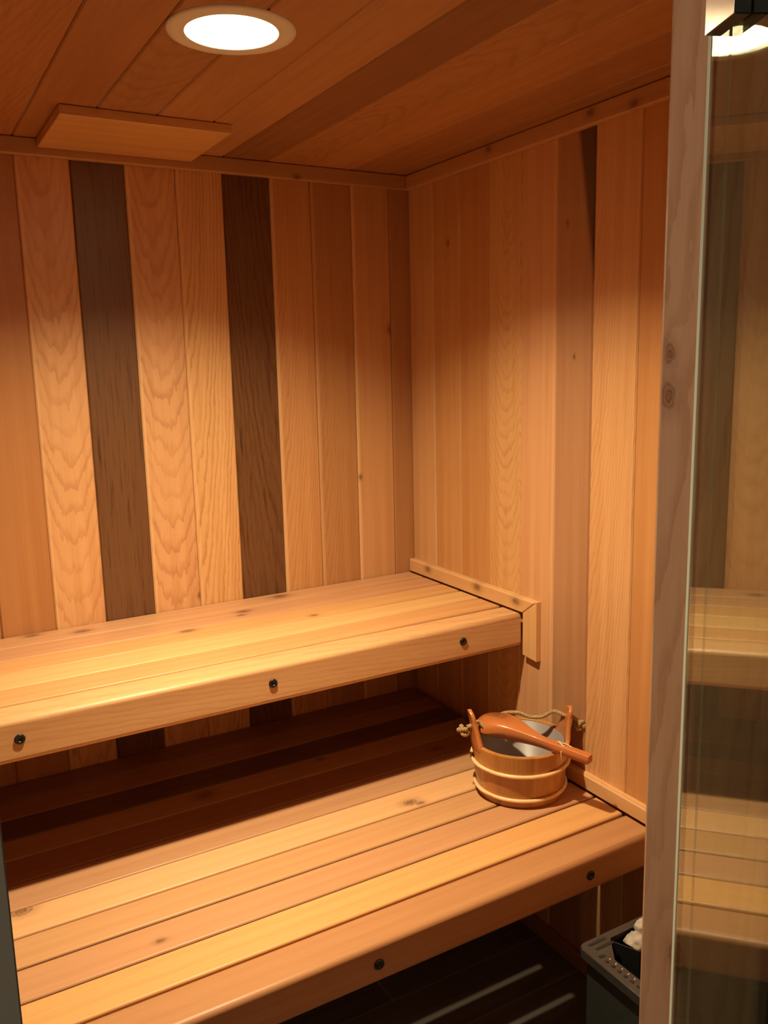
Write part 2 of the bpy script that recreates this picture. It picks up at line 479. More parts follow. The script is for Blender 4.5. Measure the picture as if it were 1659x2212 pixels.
def simple_boards(mb, axis, e0, e1, base, z0, z1, inward, seed):
    r = random.Random(seed); p = e0; i = 0
    while p < e1-0.001:
        q = min(p+0.1225, e1)
        st = style(r.choice([HONEY, PEACH, MID, ORANGE, BROWN, PALE]), r.choice(['side', 'straight', 'cathedral']), 0.6, seed=seed*100+i)
        if axis == 'x': A = Vector((1, 0, 0)); T = Vector((0, inward, 0)); o = Vector((p+0.0004, base, z0))
        else: A = Vector((0, 1, 0)); T = Vector((inward, 0, 0)); o = Vector((base, p+0.0004, z0))
        mb.board(o-T*0.012, A, T, (0, 0, 1), q-p-0.0008, 0.012, z1-z0, r=0.0032, segs=1, e=0.001, st=st)
        p = q; i += 1
mb = MB()
simple_boards(mb, 'y', -1.613, 0.0, -1.85, 0.0, CEIL, 1, 3)
mb.box((-1.91, -1.74, 0.0), (-1.8625, 0.06, CEIL+0.05), style(BROWN))
tag(mb.build('wall_left', CEDAR), 'left wall of upright cedar boards', 'wall', kind='structure')

XJ = -0.742; XL = -1.3103; YI = -1.613; YO = -1.74; HEAD = 1.93
mb = MB()
simple_boards(mb, 'x', XJ+0.022, 0.0, YI, 0.0, CEIL, 1, 4)
simple_boards(mb, 'x', -1.85, XL-0.022, YI, 0.0, CEIL, 1, 5)
simple_boards(mb, 'x', XL-0.022, XJ+0.022, YI, HEAD+0.02, CEIL, 1, 6)
fw_ = mb.build('wall_front', CEDAR)
tag(fw_, 'front wall around the doorway, lined with cedar inside', 'wall', kind='structure')
mb = MB()
mb.box((XJ+0.0205, YO, 0.0), (0.0125, YI-0.0125, CEIL+0.05))
mb.box((-1.8625, YO, 0.0), (XL-0.0205, YI-0.0125, CEIL+0.05))
mb.box((XL-0.0205, YO, HEAD+0.0205), (XJ+0.0205, YI-0.0125, CEIL+0.05))
mb.box((0.0605, YO, 0.0), (1.2, YI-0.0125, 2.4))
mb.box((-3.4, YO, 0.0), (-1.9105, YI-0.0125, 2.4))
tag(mb.build('wall_outer', M_PAINT), 'taupe painted outer face of the wall around the sauna doorway', 'wall', kind='structure')

# door frame lining (jambs and head)
mb = MB()
stj = style((0.40, 0.255, 0.165), 'side', 0.5, seed=71, knots=[(0.1185, 1.49, 0.0050), (0.119, 1.454, 0.0068), (0.085, 0.925, 0.0085)], freq=85, width=0.127)
mb.board((XJ+0.020, YO-0.002, 0.0), (0, 1, 0), (-1, 0, 0), (0, 0, 1), YI-YO+0.004, 0.020, HEAD, r=0.0045, segs=2, e=0.001, st=stj)
tag(mb.build('trim_1', CEDAR), 'knotty cedar door jamb on the right of the opening', 'door frame', kind='structure')
mb = MB()
mb.box((XL-0.020, YO-0.002, 0.0), (XL, YI+0.002, HEAD))
tag(mb.build('trim_2', M_PAINT), 'taupe door jamb at the left edge of the opening', 'door frame', kind='structure')
mb = MB()
mb.board((XL-0.020, YO-0.002, HEAD+0.020), (0, 1, 0), (0, 0, -1), (1, 0, 0), YI-YO+0.004, 0.0195, XJ-XL+0.04, r=0.002, segs=1, st=style(MID, 'straight', 0.4, seed=72))
tag(mb.build('trim_3', CEDAR), 'cedar head board over the door opening', 'door frame', kind='structure')

# ------------------------------------------------------------------ floor
mb = MB()
mb.box((-3.4, -4.2, -0.05), (1.2, 0.06, 0.0))
tag(mb.build('floor', M_FLOOR), 'dark wood-look tile floor under the benches', 'floor', kind='structure')

# ------------------------------------------------------------------ ceiling with a round hole for the lamp
LX, LY, HR = -0.8125, -0.800, 0.072
cedges = []
x = 0.0
for e in (0.0, -0.068, -0.1885, -0.309, -0.429, -0.549, -0.671, -0.792, -0.913, -1.035, -1.156, -1.278, -1.40, -1.521, -1.643, -1.764, -1.85):
    cedges.append(e)
ctone = [(0.36, 0.17, 0.07), (0.40, 0.19, 0.08), (0.50, 0.245, 0.095), (0.46, 0.23, 0.095), (0.30, 0.145, 0.065), (0.52, 0.28, 0.135), (0.50, 0.265, 0.125),
         (0.42, 0.215, 0.10), (0.43, 0.20, 0.085), (0.46, 0.21, 0.085), (0.5, 0.25, 0.11), (0.4, 0.2, 0.09), (0.5, 0.27, 0.12), (0.42, 0.2, 0.09), (0.5, 0.25, 0.1), (0.44, 0.2, 0.09)]
mb = MB()
ch = 0.0032
for i in range(len(cedges)-1):
    x1, x0 = cedges[i], cedges[i+1]
    st = style(ctone[i], ['straight', 'side', 'straight', 'cathedral'][i % 4], 0.45, seed=80+i, streak=0.12)
    xs = {x0+0.0004, x0+ch, x1-ch, x1-0.0004}
    a = 0
    while a <= 180:
        xx = LX+HR*math.cos(math.radians(a))
        if x0+ch < xx < x1-ch: xs.add(xx)
        a += 7.5
    xs = sorted(xs)
    def zc(xx): return CEIL + max(0.0, ch-min(xx-x0, x1-xx))*1.0
    for k in range(len(xs)-1):
        xa, xb = xs[k], xs[k+1]
        def cut(xx):
            d = HR*HR-(xx-LX)**2
            return math.sqrt(d) if d > 0 else 0.0
        ca, cb = cut(xa), cut(xb)
        spans = []
        if ca == 0 and cb == 0: spans = [((-1.625, -1.625), (0.0, 0.0))]
        else: spans = [((-1.625, -1.625), (LY-ca, LY-cb)), ((LY+ca, LY+cb), (0.0, 0.0))]
        for (ya0, yb0), (ya1, yb1) in spans:
            P4 = [(xa, ya0), (xa, ya1), (xb, yb1), (xb, yb0)]
            idx = [mb.add_v((px, py, zc(px)), (px-x0, zc(px)-CEIL, py+i*0.7), st) for px, py in P4]
            mb.face(idx)
mb.box((-1.86, -1.75, CEIL+0.12), (0.02, 0.02, CEIL+0.16), style(BROWN))
tag(mb.build('ceiling', CEDAR), 'ceiling of dark reddish cedar boards running to the back wall', 'ceiling', kind='structure')

# ------------------------------------------------------------------ ceiling trim and bench trim on the walls
mb = MB()
mb.board((-1.85, 0.0, UB+1.101), (0, 0, 1), (0, -1, 0), (1, 0, 0), 0.0375, 0.018, 1.85-0.018, r=0.003, segs=2, st=style((0.50, 0.28, 0.135), 'straight', 0.5, seed=101, knots=[(0.006, 1.499, 0.005), (0.02, 1.0, 0.002)]))
tag(mb.build('trim_4', CEDAR), 'cedar strip along the top of the back wall under the ceiling', 'trim', kind='structure')
mb = MB()
mb.board((0.0, -1.613, UB+1.101), (0, 0, 1), (-1, 0, 0), (0, 1, 0), 0.0375, 0.018, 1.613, r=0.003, segs=2, st=style((0.56, 0.30, 0.14), 'straight', 0.5, seed=102, knots=[(0.026, 1.213, 0.006), (0.024, 0.866, 0.0065), (0.011, 0.745, 0.0065)]))
tag(mb.build('trim_5', CEDAR), 'knotty cedar strip along the top of the right wall under the ceiling', 'trim', kind='structure')

def wall_trim(name, top, front, h, drop, label, knots, seed, yb_=-0.001):
    mb = MB()
    st = style((0.70, 0.42, 0.20), 'straight', 0.45, seed=seed, knots=knots)
    t = 0.018; wv = 0.052; y0 = front-0.001; y1 = front-wv
    def prism(pts, stl, horiz):
        # pts: outline in (y,z); thin chamfered slab against the right wall
        c = 0.003
        cy = sum(p[0] for p in pts)/len(pts); cz = sum(p[1] for p in pts)/len(pts)
        layers = []
        for xx, ins in ((0.0, 0), (-(t-c), 0), (-t, 1)):
            ring = []
            for i, (yy, zz) in enumerate(pts):
                py, pz = yy, zz
                if ins:
                    p0 = Vector(pts[i-1]); p1 = Vector(pts[i]); p2 = Vector(pts[(i+1) % len(pts)])
                    d1 = (p1-p0).normalized(); d2 = (p2-p1).normalized()
                    n1 = Vector((-d1.y, d1.x)); n2 = Vector((-d2.y, d2.x))
                    ce = Vector((cy, cz))-p1
                    nn = (n1+n2); nn = nn/max(nn.dot(n1), 0.2)
                    if sgn < 0: nn = -nn
                    py, pz = yy+nn.x*c, zz+nn.y*c
                loc = (pz-top, -xx, py+1.7) if horiz else (py-y1, -xx, pz+3)
                ring.append(mb.add_v((xx, py, pz), loc, stl))
            layers.append(ring)
        n = len(pts)
        for a in range(2):
            for j in range(n):
                k = (j+1) % n
                q = [layers[a][j], layers[a][k], layers[a+1][k], layers[a+1][j]]
                mb.face(q if sgn < 0 else q[::-1])
        mb.face(layers[2] if sgn < 0 else layers[2][::-1])
    def area(pts): return sum(pts[i-1][0]*pts[i][1]-pts[i][0]*pts[i-1][1] for i in range(len(pts)))
    P1 = [(yb_, top+0.0012), (y0, top+0.0012), (y1, top+h), (yb_, top+h)]
    P2 = [(y0, top+0.0009), (y0, top-drop+0.004), (y1, top-drop), (y1, top+h-0.0003)]
    for P_, hz, sd in ((P1, True, 0), (P2, False, 1)):
        sgn = 1 if area(P_) > 0 else -1
        prism(P_, st if hz else style((0.72, 0.44, 0.21), 'straight', 0.4, seed=seed+7), hz)
    return tag(mb.build(name, BENCHWOOD), label, 'trim', kind='structure')
wall_trim('trim_6', UB, -0.5353, 0.0395, 0.112, 'pale knotty cedar edging on the right wall around the end of the upper bench',
          [(0.027, -0.104+1.7, 0.0075), (0.027, -0.346+1.7, 0.0085), (0.026, -0.511+1.7, 0.0075)], 111)
wall_trim('trim_7', LB, -0.9823, 0.0365, 0.105, 'pale cedar edging on the right wall around the end of the lower bench', [], 112, -0.50)
mb = MB()
mb.board((0.0, -1.6, 0.0), (0, 0, 1), (-1, 0, 0), (0, 1, 0), 0.045, 0.012, 1.6, r=0.003, segs=2, st=style(BROWN, 'straight', 0.4, seed=113))
tag(mb.build('baseboard_right', CEDAR), 'low cedar baseboard along the right wall', 'baseboard', kind='structure')

# ------------------------------------------------------------------ benches
def bolt(parent, x_, y_, z_, r=0.0098):
    mb = MB()
    prof = [(0.0, 0.0), (r*0.38, 0.0), (r*0.42, 0.0016), (r*0.62, 0.0030), (r*0.92, 0.0030), (r, 0.0012), (r, -0.004)]
    n = 24
    rows = [[Vector((x_+rr*math.cos(2*math.pi*k/n), y_-zz, z_+rr*math.sin(2*math.pi*k/n))) for k in range(n)] for rr, zz in prof]
    mb.grid(rows, closed=True)
    o = mb.build('bolt', M_BLACK, parent)
    return tag(o, 'black bolt head')

def bench(name, top, joints, front, fasc_h, styles, fstyle, bolts, zb, label, gaps, light_stop=None):
    root = empty(name, (-0.93, front/2, top-fasc_h), label, 'bench')
    X0, X1 = -1.848, -0.0193
    e = [0.0] + list(joints)
    for i in range(len(e)-1):
        yb, yf_ = e[i], e[i+1]
        ga = gaps[i-1] if i > 0 else 0.003
        gb = gaps[i]
        mb = MB()
        st = styles[i]
        mb.board((X0, yb-ga/2, top), (0, -1, 0), (0, 0, -1), (1, 0, 0), (yb-yf_)-(ga+gb)/2, 0.034, X1-X0, r=0.0045, segs=4, e=0.002, st=st, loff=X0)
        mb.build('slat', BENCHWOOD, root)
    # front rail: rounded top edge
    mb = MB(); yb = e[-1]-gaps[-1]/2
    mb.board((X0, yb, top), (0, -1, 0), (0, 0, -1), (1, 0, 0), yb-front, fasc_h, X1-X0, r=0.0105, segs=6, e=0.002, st=fstyle, loff=X0)
    mb.build('front_rail', BENCHWOOD, root)
    for bx in bolts: bolt(root, bx, front-0.0002, zb)
    # cross bearers under the slats
    for bx in bolts:
        mb = MB()
        mb.board((bx-0.018, -0.005, top-0.0435), (1, 0, 0), (0, 0, -1), (0, -1, 0), 0.036, 0.060, -yb-0.010, r=0.003, segs=1, st=style(MID, 'straight', 0.3, seed=int(-bx*100)))
        mb.build('bearer', BENCHWOOD, root)
    if light_stop:  # added strip under one joint, stops lamp light falling through the gap
        mb = MB()
        mb.board((X0+0.04, light_stop+0.018, top-0.0345), (0, -1, 0), (0, 0, -1), (1, 0, 0), 0.036, 0.0085, X1-X0-0.06, r=0.001, segs=1, st=style(MID, 'straight', 0.3, seed=99))
        mb.build('light_stop', BENCHWOOD, root)
    # ledger on the right and left wall
    for bx in (-0.0372, -1.846):
        mb = MB()
        mb.board((bx, -0.005, top-0.0365), (1, 0, 0), (0, 0, -1), (0, -1, 0), 0.036, 0.085, -yb-0.012, r=0.003, segs=1, st=style(MID, 'straight', 0.3, seed=int(-bx*1000)))
        mb.build('ledger', BENCHWOOD, root)
    return root

def K(y0, *ks): return [(y0-ky, kx, kr) for kx, ky, kr in ks]
SE = 0.105
ust = [style((0.62, 0.345, 0.185), 'straight', 0.5, seed=201, knots=K(0.0, (-0.985, -0.050, 0.0105), (-1.095, -0.018, 0.009), (-0.458, -0.036, 0.012)), width=.09),
       style((0.60, 0.325, 0.175), 'straight', 0.4, seed=202, knots=K(-0.0878, (-0.596, -0.117, 0.010), (-0.612, -0.145, 0.006)), width=.09),
       style((0.66, 0.37, 0.155), 'straight', 0.3, seed=203, knots=K(-0.1789, (-0.767, -0.193, 0.010), (-0.458, -0.251, 0.006)), width=.09),
       style((0.71, 0.44, 0.195), 'straight', 0.3, seed=204, width=.09),
       style((0.62, 0.335, 0.145), 'straight', 0.35, seed=205, width=.09)]
bench('sauna_bench', UB, (-0.0878, -0.1789, -0.2699, -0.3607, -0.4518), -0.5353, 0.084, ust,
      style((0.63, 0.37, 0.18), 'side', 0.35, seed=206, freq=90, width=.09), (-0.1974, -0.6898, -1.1906, -1.69), UB-0.0388,
      'upper pale cedar sauna bench against the back wall, with three black bolts in its front', (0.0010, 0.0030, 0.0036, 0.0010, 0.0034))

lst = [style((0.26, 0.13, 0.065), 'straight', 0.4, seed=211, width=.09),  # first five slats: own tones, darkened further for shade under the upper bench
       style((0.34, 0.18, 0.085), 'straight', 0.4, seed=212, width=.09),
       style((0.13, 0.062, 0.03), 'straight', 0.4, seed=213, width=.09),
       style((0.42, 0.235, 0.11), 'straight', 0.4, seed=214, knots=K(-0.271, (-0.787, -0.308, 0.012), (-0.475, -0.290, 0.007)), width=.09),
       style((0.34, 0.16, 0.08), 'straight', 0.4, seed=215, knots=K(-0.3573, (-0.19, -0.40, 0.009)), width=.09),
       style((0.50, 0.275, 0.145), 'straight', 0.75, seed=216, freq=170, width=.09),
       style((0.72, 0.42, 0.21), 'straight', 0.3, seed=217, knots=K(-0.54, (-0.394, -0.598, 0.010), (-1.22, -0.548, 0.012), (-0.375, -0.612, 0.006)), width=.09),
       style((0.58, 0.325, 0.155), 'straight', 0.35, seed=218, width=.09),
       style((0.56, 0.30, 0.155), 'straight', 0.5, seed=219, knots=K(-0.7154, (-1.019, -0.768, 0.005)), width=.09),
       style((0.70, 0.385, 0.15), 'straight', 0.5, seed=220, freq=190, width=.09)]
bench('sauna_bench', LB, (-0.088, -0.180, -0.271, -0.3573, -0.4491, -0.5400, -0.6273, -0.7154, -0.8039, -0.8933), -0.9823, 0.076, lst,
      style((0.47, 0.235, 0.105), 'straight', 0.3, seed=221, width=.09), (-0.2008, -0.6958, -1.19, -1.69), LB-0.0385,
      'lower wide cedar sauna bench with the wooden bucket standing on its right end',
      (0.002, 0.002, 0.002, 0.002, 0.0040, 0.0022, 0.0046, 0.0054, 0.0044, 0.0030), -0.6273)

# ------------------------------------------------------------------ vent cover on the ceiling
mb = MB()
mb.board((-0.985, -0.020, CEIL-0.0008), (0, -1, 0), (0, 0, -1), (1, 0, 0), 0.284, 0.0195, 0.352, r=0.0012, segs=1, st=style((0.72, 0.43, 0.18), 'straight', 0.3, seed=230, width=.28))
tag(mb.build('vent_cover', CEDAR), 'flat honey cedar panel covering the ceiling vent beside the lamp', 'vent cover')

# ------------------------------------------------------------------ ceiling lamp
lamp = empty('ceiling_lamp', (LX, LY, CEIL), 'round white recessed ceiling lamp glowing in the cedar ceiling', 'lamp')
mb = MB()
c0 = (LX, LY, CEIL)
mb.lathe(c0, [(0.0705, 0.002), (0.0705, -0.0015), (0.073, -0.0038), (0.090, -0.0042), (0.0985, -0.0030), (0.100, -0.0006), (0.100, 0.0)], n=72)
mb.build('trim_ring', M_WHITE, lamp)
mb = MB()
mb.lathe(c0, [(0.0700, 0.0), (0.0690, 0.060), (0.060, 0.085), (0.0001, 0.090)], n=48)
mb.build('lamp_can', M_WHITE, lamp)
bulb = MB()
bz = 0.033
bulb.lathe(c0, [(0.0245, bz+0.0016), (0.040, bz+0.006), (0.052, bz+0.014), (0.056, bz+0.022), (0.050, bz+0.040), (0.03, bz+0.046)], n=36)
bo = bulb.build('bulb', M_WIDE, lamp)
mb = MB()
mb.lathe(c0, [(0.0001, bz), (0.012, bz+0.0004), (0.0245, bz+0.0016)], n=36)
mb.build('bulb_face', M_HOT, bo)
bl = bpy.data.lights.new('bulb_beam', 'AREA')
bl.shape = 'DISK'; bl.size = 0.056; bl.energy = BEAM_POWER; bl.spread = math.radians(BEAM_SPREAD); bl.color = BULB_COL[:3]
blo = bpy.data.objects.new('bulb_beam', bl); COL.objects.link(blo)
blo.location = (LX, LY, CEIL+bz-0.0015)

# ------------------------------------------------------------------ glass door
hd = math.radians(23.75)
EV = Vector((math.sin(hd), math.cos(hd), 0)); NV = Vector((math.cos(hd), -math.sin(hd), 0))
DD = -0.020
def dp(s_, n_, z_): return NV*(DD+n_) + EV*s_ + Vector((0, 0, z_))
S1 = -1.8235; S0 = S1-0.555
door = empty('door_1', tuple(dp(S1, 0.004, 0.0)), 'clear glass door swung outwards on the right, mirroring the benches', 'door', kind='structure')
def slab(mb, s0, s1, n0, n1, z0, z1, r=0.0008, segs=1, st=None):
    mb.board(dp(s0, n0, z0), EV, NV, (0, 0, 1), s1-s0, n1-n0, z1-z0, r=r, segs=segs, e=r, st=st)
mb = MB(); slab(mb, S0, S1, 0.0, 0.008, 0.012, HEAD-0.008, r=0.0004); mb.build('glass_pane', M_GLASS, door)
mb = MB(); slab(mb, S1-0.0040, S1+0.0004, -0.0008, -0.0001, 0.012, HEAD-0.008, r=0.0003); tag(mb.build('ground_edge', M_EDGE, door), 'pale green ground edge of the glass')
for hz in (0.16, UB+0.865):
    hb = MB(); slab(hb, -1.8865, -1.8430, -0.0130, -0.0002, hz, hz+0.09, r=0.0010, segs=2)
    h_ = hb.build('hinge', M_BLACK, door)  # sides of the chrome hinge coloured black to stand in for dark reflections
    cb = MB(); slab(cb, -1.8863, -1.8432, -0.0135, -0.0131, hz+0.0003, hz+0.0897, r=0.0002)
    tag(cb.build('cover_plate', M_CHROME, h_), 'polished chrome face plate')
    kb = MB(); slab(kb, -1.8865, -1.8430, 0.0082, 0.018, hz, hz+0.09, r=0.0010, segs=2)
    kb.build('back_plate', M_BLACK, h_)
    lf = MB(); lf.board((XJ-0.0045, -1.735, hz), (0, 1, 0), (1, 0, 0), (0, 0, 1), 0.052, 0.004, 0.09, r=0.0008, segs=1)
    lf.board(dp(-1.8425, 0.0085, hz+0.02), EV, NV, (0, 0, 1), 0.018, 0.008, 0.05, r=0.003, segs=3)
    lf.build('wall_leaf', M_BLACK, h_)
    for dz in (0.0205, 0.0695):
        sb = MB(); sc = dp(-1.8735, -0.0136, hz+dz)
        n = 20; rows = []
        for rr, dn in ((0.0001, -0.0010), (0.0019, -0.0010), (0.0020, -0.0004), (0.0046, -0.0002), (0.0056, -0.0006), (0.0060, 0.0004)):
            rows.append([sc + NV*dn + EV*rr*math.cos(2*math.pi*k/n) + Vector((0, 0, 1))*rr*math.sin(2*math.pi*k/n) for k in range(n)])
        sb.grid(rows, closed=True); sb.build('screw', M_BLACK, h_)

# ------------------------------------------------------------------ bucket
BX, BY = -0.137, -0.677; RB, RT, BH = 0.100, 0.115, 0.128
bucket = empty('sauna_bucket', (BX, BY, LB), 'round wooden stave bucket with rope handle standing on the lower bench', 'bucket')
def rad(z): return RB+(RT-RB)*z/BH
mb = MB()
NS = 15
for i in range(NS):
    a0 = 2*math.pi*i/NS+0.13; a1 = 2*math.pi*(i+1)/NS+0.13
    rr = random.Random(300+i); k = rr.uniform(0.78, 1.12)
    st = style((0.52*k, 0.235*k, 0.060*k), 'straight', 0.5, seed=300+i, width=.045)
    segs = 5
    def ring(z, r0, r1, sh=0.0):
        out = [(r0+ (0.0 if 0 < j < segs else -0.0006), a0+(a1-a0)*j/segs) for j in range(segs+1)]
        inn = [(r1, a1-(a1-a0)*j/segs) for j in range(segs+1)]
        return [Vector((BX+r*math.cos(a), BY+r*math.sin(a), LB+z)) for r, a in out+inn]
    th = 0.011
    rows = []; zz = [0.0005, 0.002, 0.06, BH-0.002, BH]
    for q, z in enumerate(zz):
        ins = 0.0012 if q in (0, 4) else 0
        rows.append(ring(z, rad(z)-ins, rad(z)-th+ins))
    W_ = (a1-a0)*RT
    def lf_(ii, jj):
        aa = (jj/segs if jj <= segs else (2*segs+1-jj)/segs)*W_
        return (aa, 0.0 if jj <= segs else 0.01, zz[ii]+i*0.3)
    idx = mb.grid(rows, closed=True, st=st, smooth=False, locf=lf_)
    mb.face(idx[-1]); mb.face(idx[0][::-1])
mb.build('body', VARN, bucket)
mb = MB()
mb.lathe((BX, BY, LB), [(0.0001, 0.012), (0.084, 0.012), (0.0865, 0.016), (rad(BH)-0.0125, BH-0.006), (rad(BH)-0.0125, BH-0.0035), (rad(BH)-0.0145, BH-0.0035), (0.0845, 0.018), (0.0001, 0.0165)], n=64, flip=True)
mb.build('liner', M_LINER, bucket)
for hz, rr in ((0.0225, 0.0043), (0.0835, 0.0043)):
    mb = MB(); pth = []
    for k in range(96):
        a = 2*math.pi*k/96
        tilt = 0.0015*math.sin(a+1)
        pth.append((BX+(rad(hz)+rr*0.75)*math.cos(a), BY+(rad(hz)+rr*0.75)*math.sin(a), LB+hz+tilt))
    mb.tube(pth, rr, n=12, closed=True)
    # the spliced overlap of the hoop
    sp = []
    for k in range(15):
        a = math.radians(150+60*k/14); u_ = k/14
        ro = rad(hz)+rr*0.75 + 0.004*math.sin(math.pi*min(1, u_*1.2))
        sp.append((BX+ro*math.cos(a), BY+ro*math.sin(a), LB+hz+0.0015*math.sin(a+1)+0.0045*(1-u_)))
    mb.tube(sp, lambda u: rr*0.9*math.sin(math.pi*(0.12+0.76*u))**0.5, n=10)
    tag(mb.build('hoop', M_HOOP, bucket), 'pale bent wood hoop')
def ear(ang, hgt, flare):
    mb = MB(); st = style((0.52, 0.19, 0.055), 'straight', 0.35, seed=int(ang), width=.08)
    rows = []; N = 16; M = 12
    for i in range(N+1):
        u = i/N; z = BH-0.012+(hgt+0.012)*u
        v = max(0.0, (z-BH)/hgt)
        half = 0.041*(1-0.52*min(1, v*1.5)**0.75) if z > BH else 0.041
        if v > 0.74: half *= math.sqrt(max(0.0, 1-((v-0.74)/0.262)**2))
        half = max(half, 0.0012)
        r0 = rad(min(z, BH))+flare*v*v+0.0008; r1 = r0-0.0115+0.003*v
        out = []; rin = []
        for j in range(M+1):
            t_ = -1+2*j/M
            out.append((r0-(0.0008 if j in (0, M) else 0), ang_r+t_*half/RT))
            rin.append((r1+(0.0008 if j in (0, M) else 0), ang_r-t_*half/RT))
        rows.append([Vector((BX+r*math.cos(a), BY+r*math.sin(a), LB+z)) for r, a in out+rin])
    idx = mb.grid(rows, closed=True, st=st, smooth=True, locf=lambda i, j: ((j if j <= M else 2*M+1-j)/M*0.07, 0.0 if j <= M else 0.01, i/N*0.08))
    mb.face(idx[-1]); mb.face(idx[0][::-1])
    return mb
for ang, hgt, fl in ((160, 0.078, 0.010), (336, 0.068, 0.008)):
    ang_r = math.radians(ang)
    mb = ear(ang, hgt, fl)
    o = mb.build('handle_lug', VARN, bucket)

def catmull(pts, per=10):
    P = [Vector(p) for p in pts]; out = []
    P = [P[0]*2-P[1]] + P + [P[-1]*2-P[-2]]
    for i in range(1, len(P)-2):
        for k in range(per):
            t = k/per
            a, b, c, d = P[i-1], P[i], P[i+1], P[i+2]
            out.append(0.5*((2*b)+(-a+c)*t+(2*a-5*b+4*c-d)*t*t+(-a+3*b-3*c+d)*t**3))
    out.append(P[-2]); return out
def rope(mb, pts, R, pitch=0.016, strands=3):
    P = catmull(pts, 14)
    acc = [0.0]
    for i in range(1, len(P)): acc.append(acc[-1]+(P[i]-P[i-1]).length)
    nrm = None; fr = []
    for i in range(len(P)):
        t = (P[min(i+1, len(P)-1)]-P[max(i-1, 0)]).normalized()
        if nrm is None: nrm = t.orthogonal().normalized()
        nrm = (nrm-t*nrm.dot(t)).normalized(); fr.append((nrm.copy(), t.cross(nrm)))
    for s_ in range(strands):
        path = []
        for i in range(len(P)):
            a = 2*math.pi*(acc[i]/pitch+s_/strands)
            path.append(P[i]+fr[i][0]*math.cos(a)*R*0.52+fr[i][1]*math.sin(a)*R*0.52)
        mb.tube(path, R*0.56, n=8)
def pol(deg, r, z): return (BX+r*math.cos(math.radians(deg)), BY+r*math.sin(math.radians(deg)), LB+z)
mb = MB()
zl_ = BH+0.040; zr_ = BH+0.043
rope(mb, [pol(160, RT+0.012, zl_-0.004), pol(160, RT-0.003, zl_), pol(150, RT-0.018, zl_-0.002), (BX-0.070, BY+0.035, LB+BH+0.020), (BX-0.040, BY+0.062, LB+BH+0.010),
          (BX+0.000, BY+0.072, LB+BH+0.028), (BX+0.030, BY+0.050, LB+BH+0.034), (BX+0.052, BY+0.028, LB+BH+0.026), (BX+0.072, BY+0.006, LB+BH+0.030), (BX+0.090, BY-0.014, LB+BH+0.046), pol(338, RT-0.006, zr_), pol(338, RT+0.014, zr_-0.006), pol(335, RT+0.024, zr_-0.018)], 0.0047)
rp = mb.build('rope_handle', M_ROPE, bucket)
def knot(c, R, seed):
    mb = MB(); c = Vector(c); pts = []
    q = Matrix.Rotation(seed*1.3, 3, 'Z') @ Matrix.Rotation(0.7*seed, 3, 'X')
    for k in range(25):
        t = 2*math.pi*k/24
        v = Vector(((2+math.cos(3*t))*math.cos(2*t), (2+math.cos(3*t))*math.sin(2*t), 1.4*math.sin(3*t)))*R/3.0
        pts.append(c+q @ v)
    rope(mb, pts, 0.0046)
    return mb.build('knot', M_ROPE, rp)
knot(pol(160, RT+0.022, zl_-0.012), 0.0125, 1)
knot(pol(336, RT+0.030, zr_-0.026), 0.0115, 2)
mb = MB()
rope(mb, [pol(336, RT+0.034, zr_-0.026), pol(334, RT+0.044, zr_-0.024), pol(333, RT+0.052, zr_-0.028)], 0.0036)
mb.build('rope_end', M_ROPE, rp)

# ------------------------------------------------------------------ ladle lying upside down across the bucket
tip = Vector((-0.188, -0.588, LB+BH+0.0125)); end = Vector((-0.098, -0.868, LB+BH+0.0015))
LAX = (end-tip).normalized(); LSD = LAX.cross(Vector((0, 0, 1))).normalized(); LUP = LSD.cross(LAX).normalized()
LL = (end-tip).length
ladle = empty('sauna_ladle', tuple(tip+LAX*0.10), 'reddish wooden ladle lying upside down across the bucket rim', 'ladle')
def lerp(a, b, t): return a+(b-a)*t
def sm(a, b, x_):
    t = min(1, max(0, (x_-a)/(b-a))); return t*t*(3-2*t)
def lprof(s_):
    w_b = 0.0460*math.sqrt(max(0.0, 1-((s_-0.048)/0.050)**2)) if s_ < 0.098 else 0.0
    if s_ < 0.048: w_ = w_b*1.0
    else:
        # shoulder flows from the bowl into the handle
        w_ = lerp(0.0460, 0.0102, sm(0.040, 0.185, s_)**0.80)
    w_ = max(w_, 0.0012)
    h_b = 0.036*math.sqrt(max(0.0, 1-((s_-0.050)/0.054)**2)) if s_ < 0.05 else lerp(0.036, 0.0195, sm(0.050, 0.190, s_))
    if s_ < 0.05: h_ = max(h_b, 0.003)
    else: h_ = h_b
    p = lerp(2.1, 9.0, sm(0.035, 0.13, s_))
    return w_, h_, p
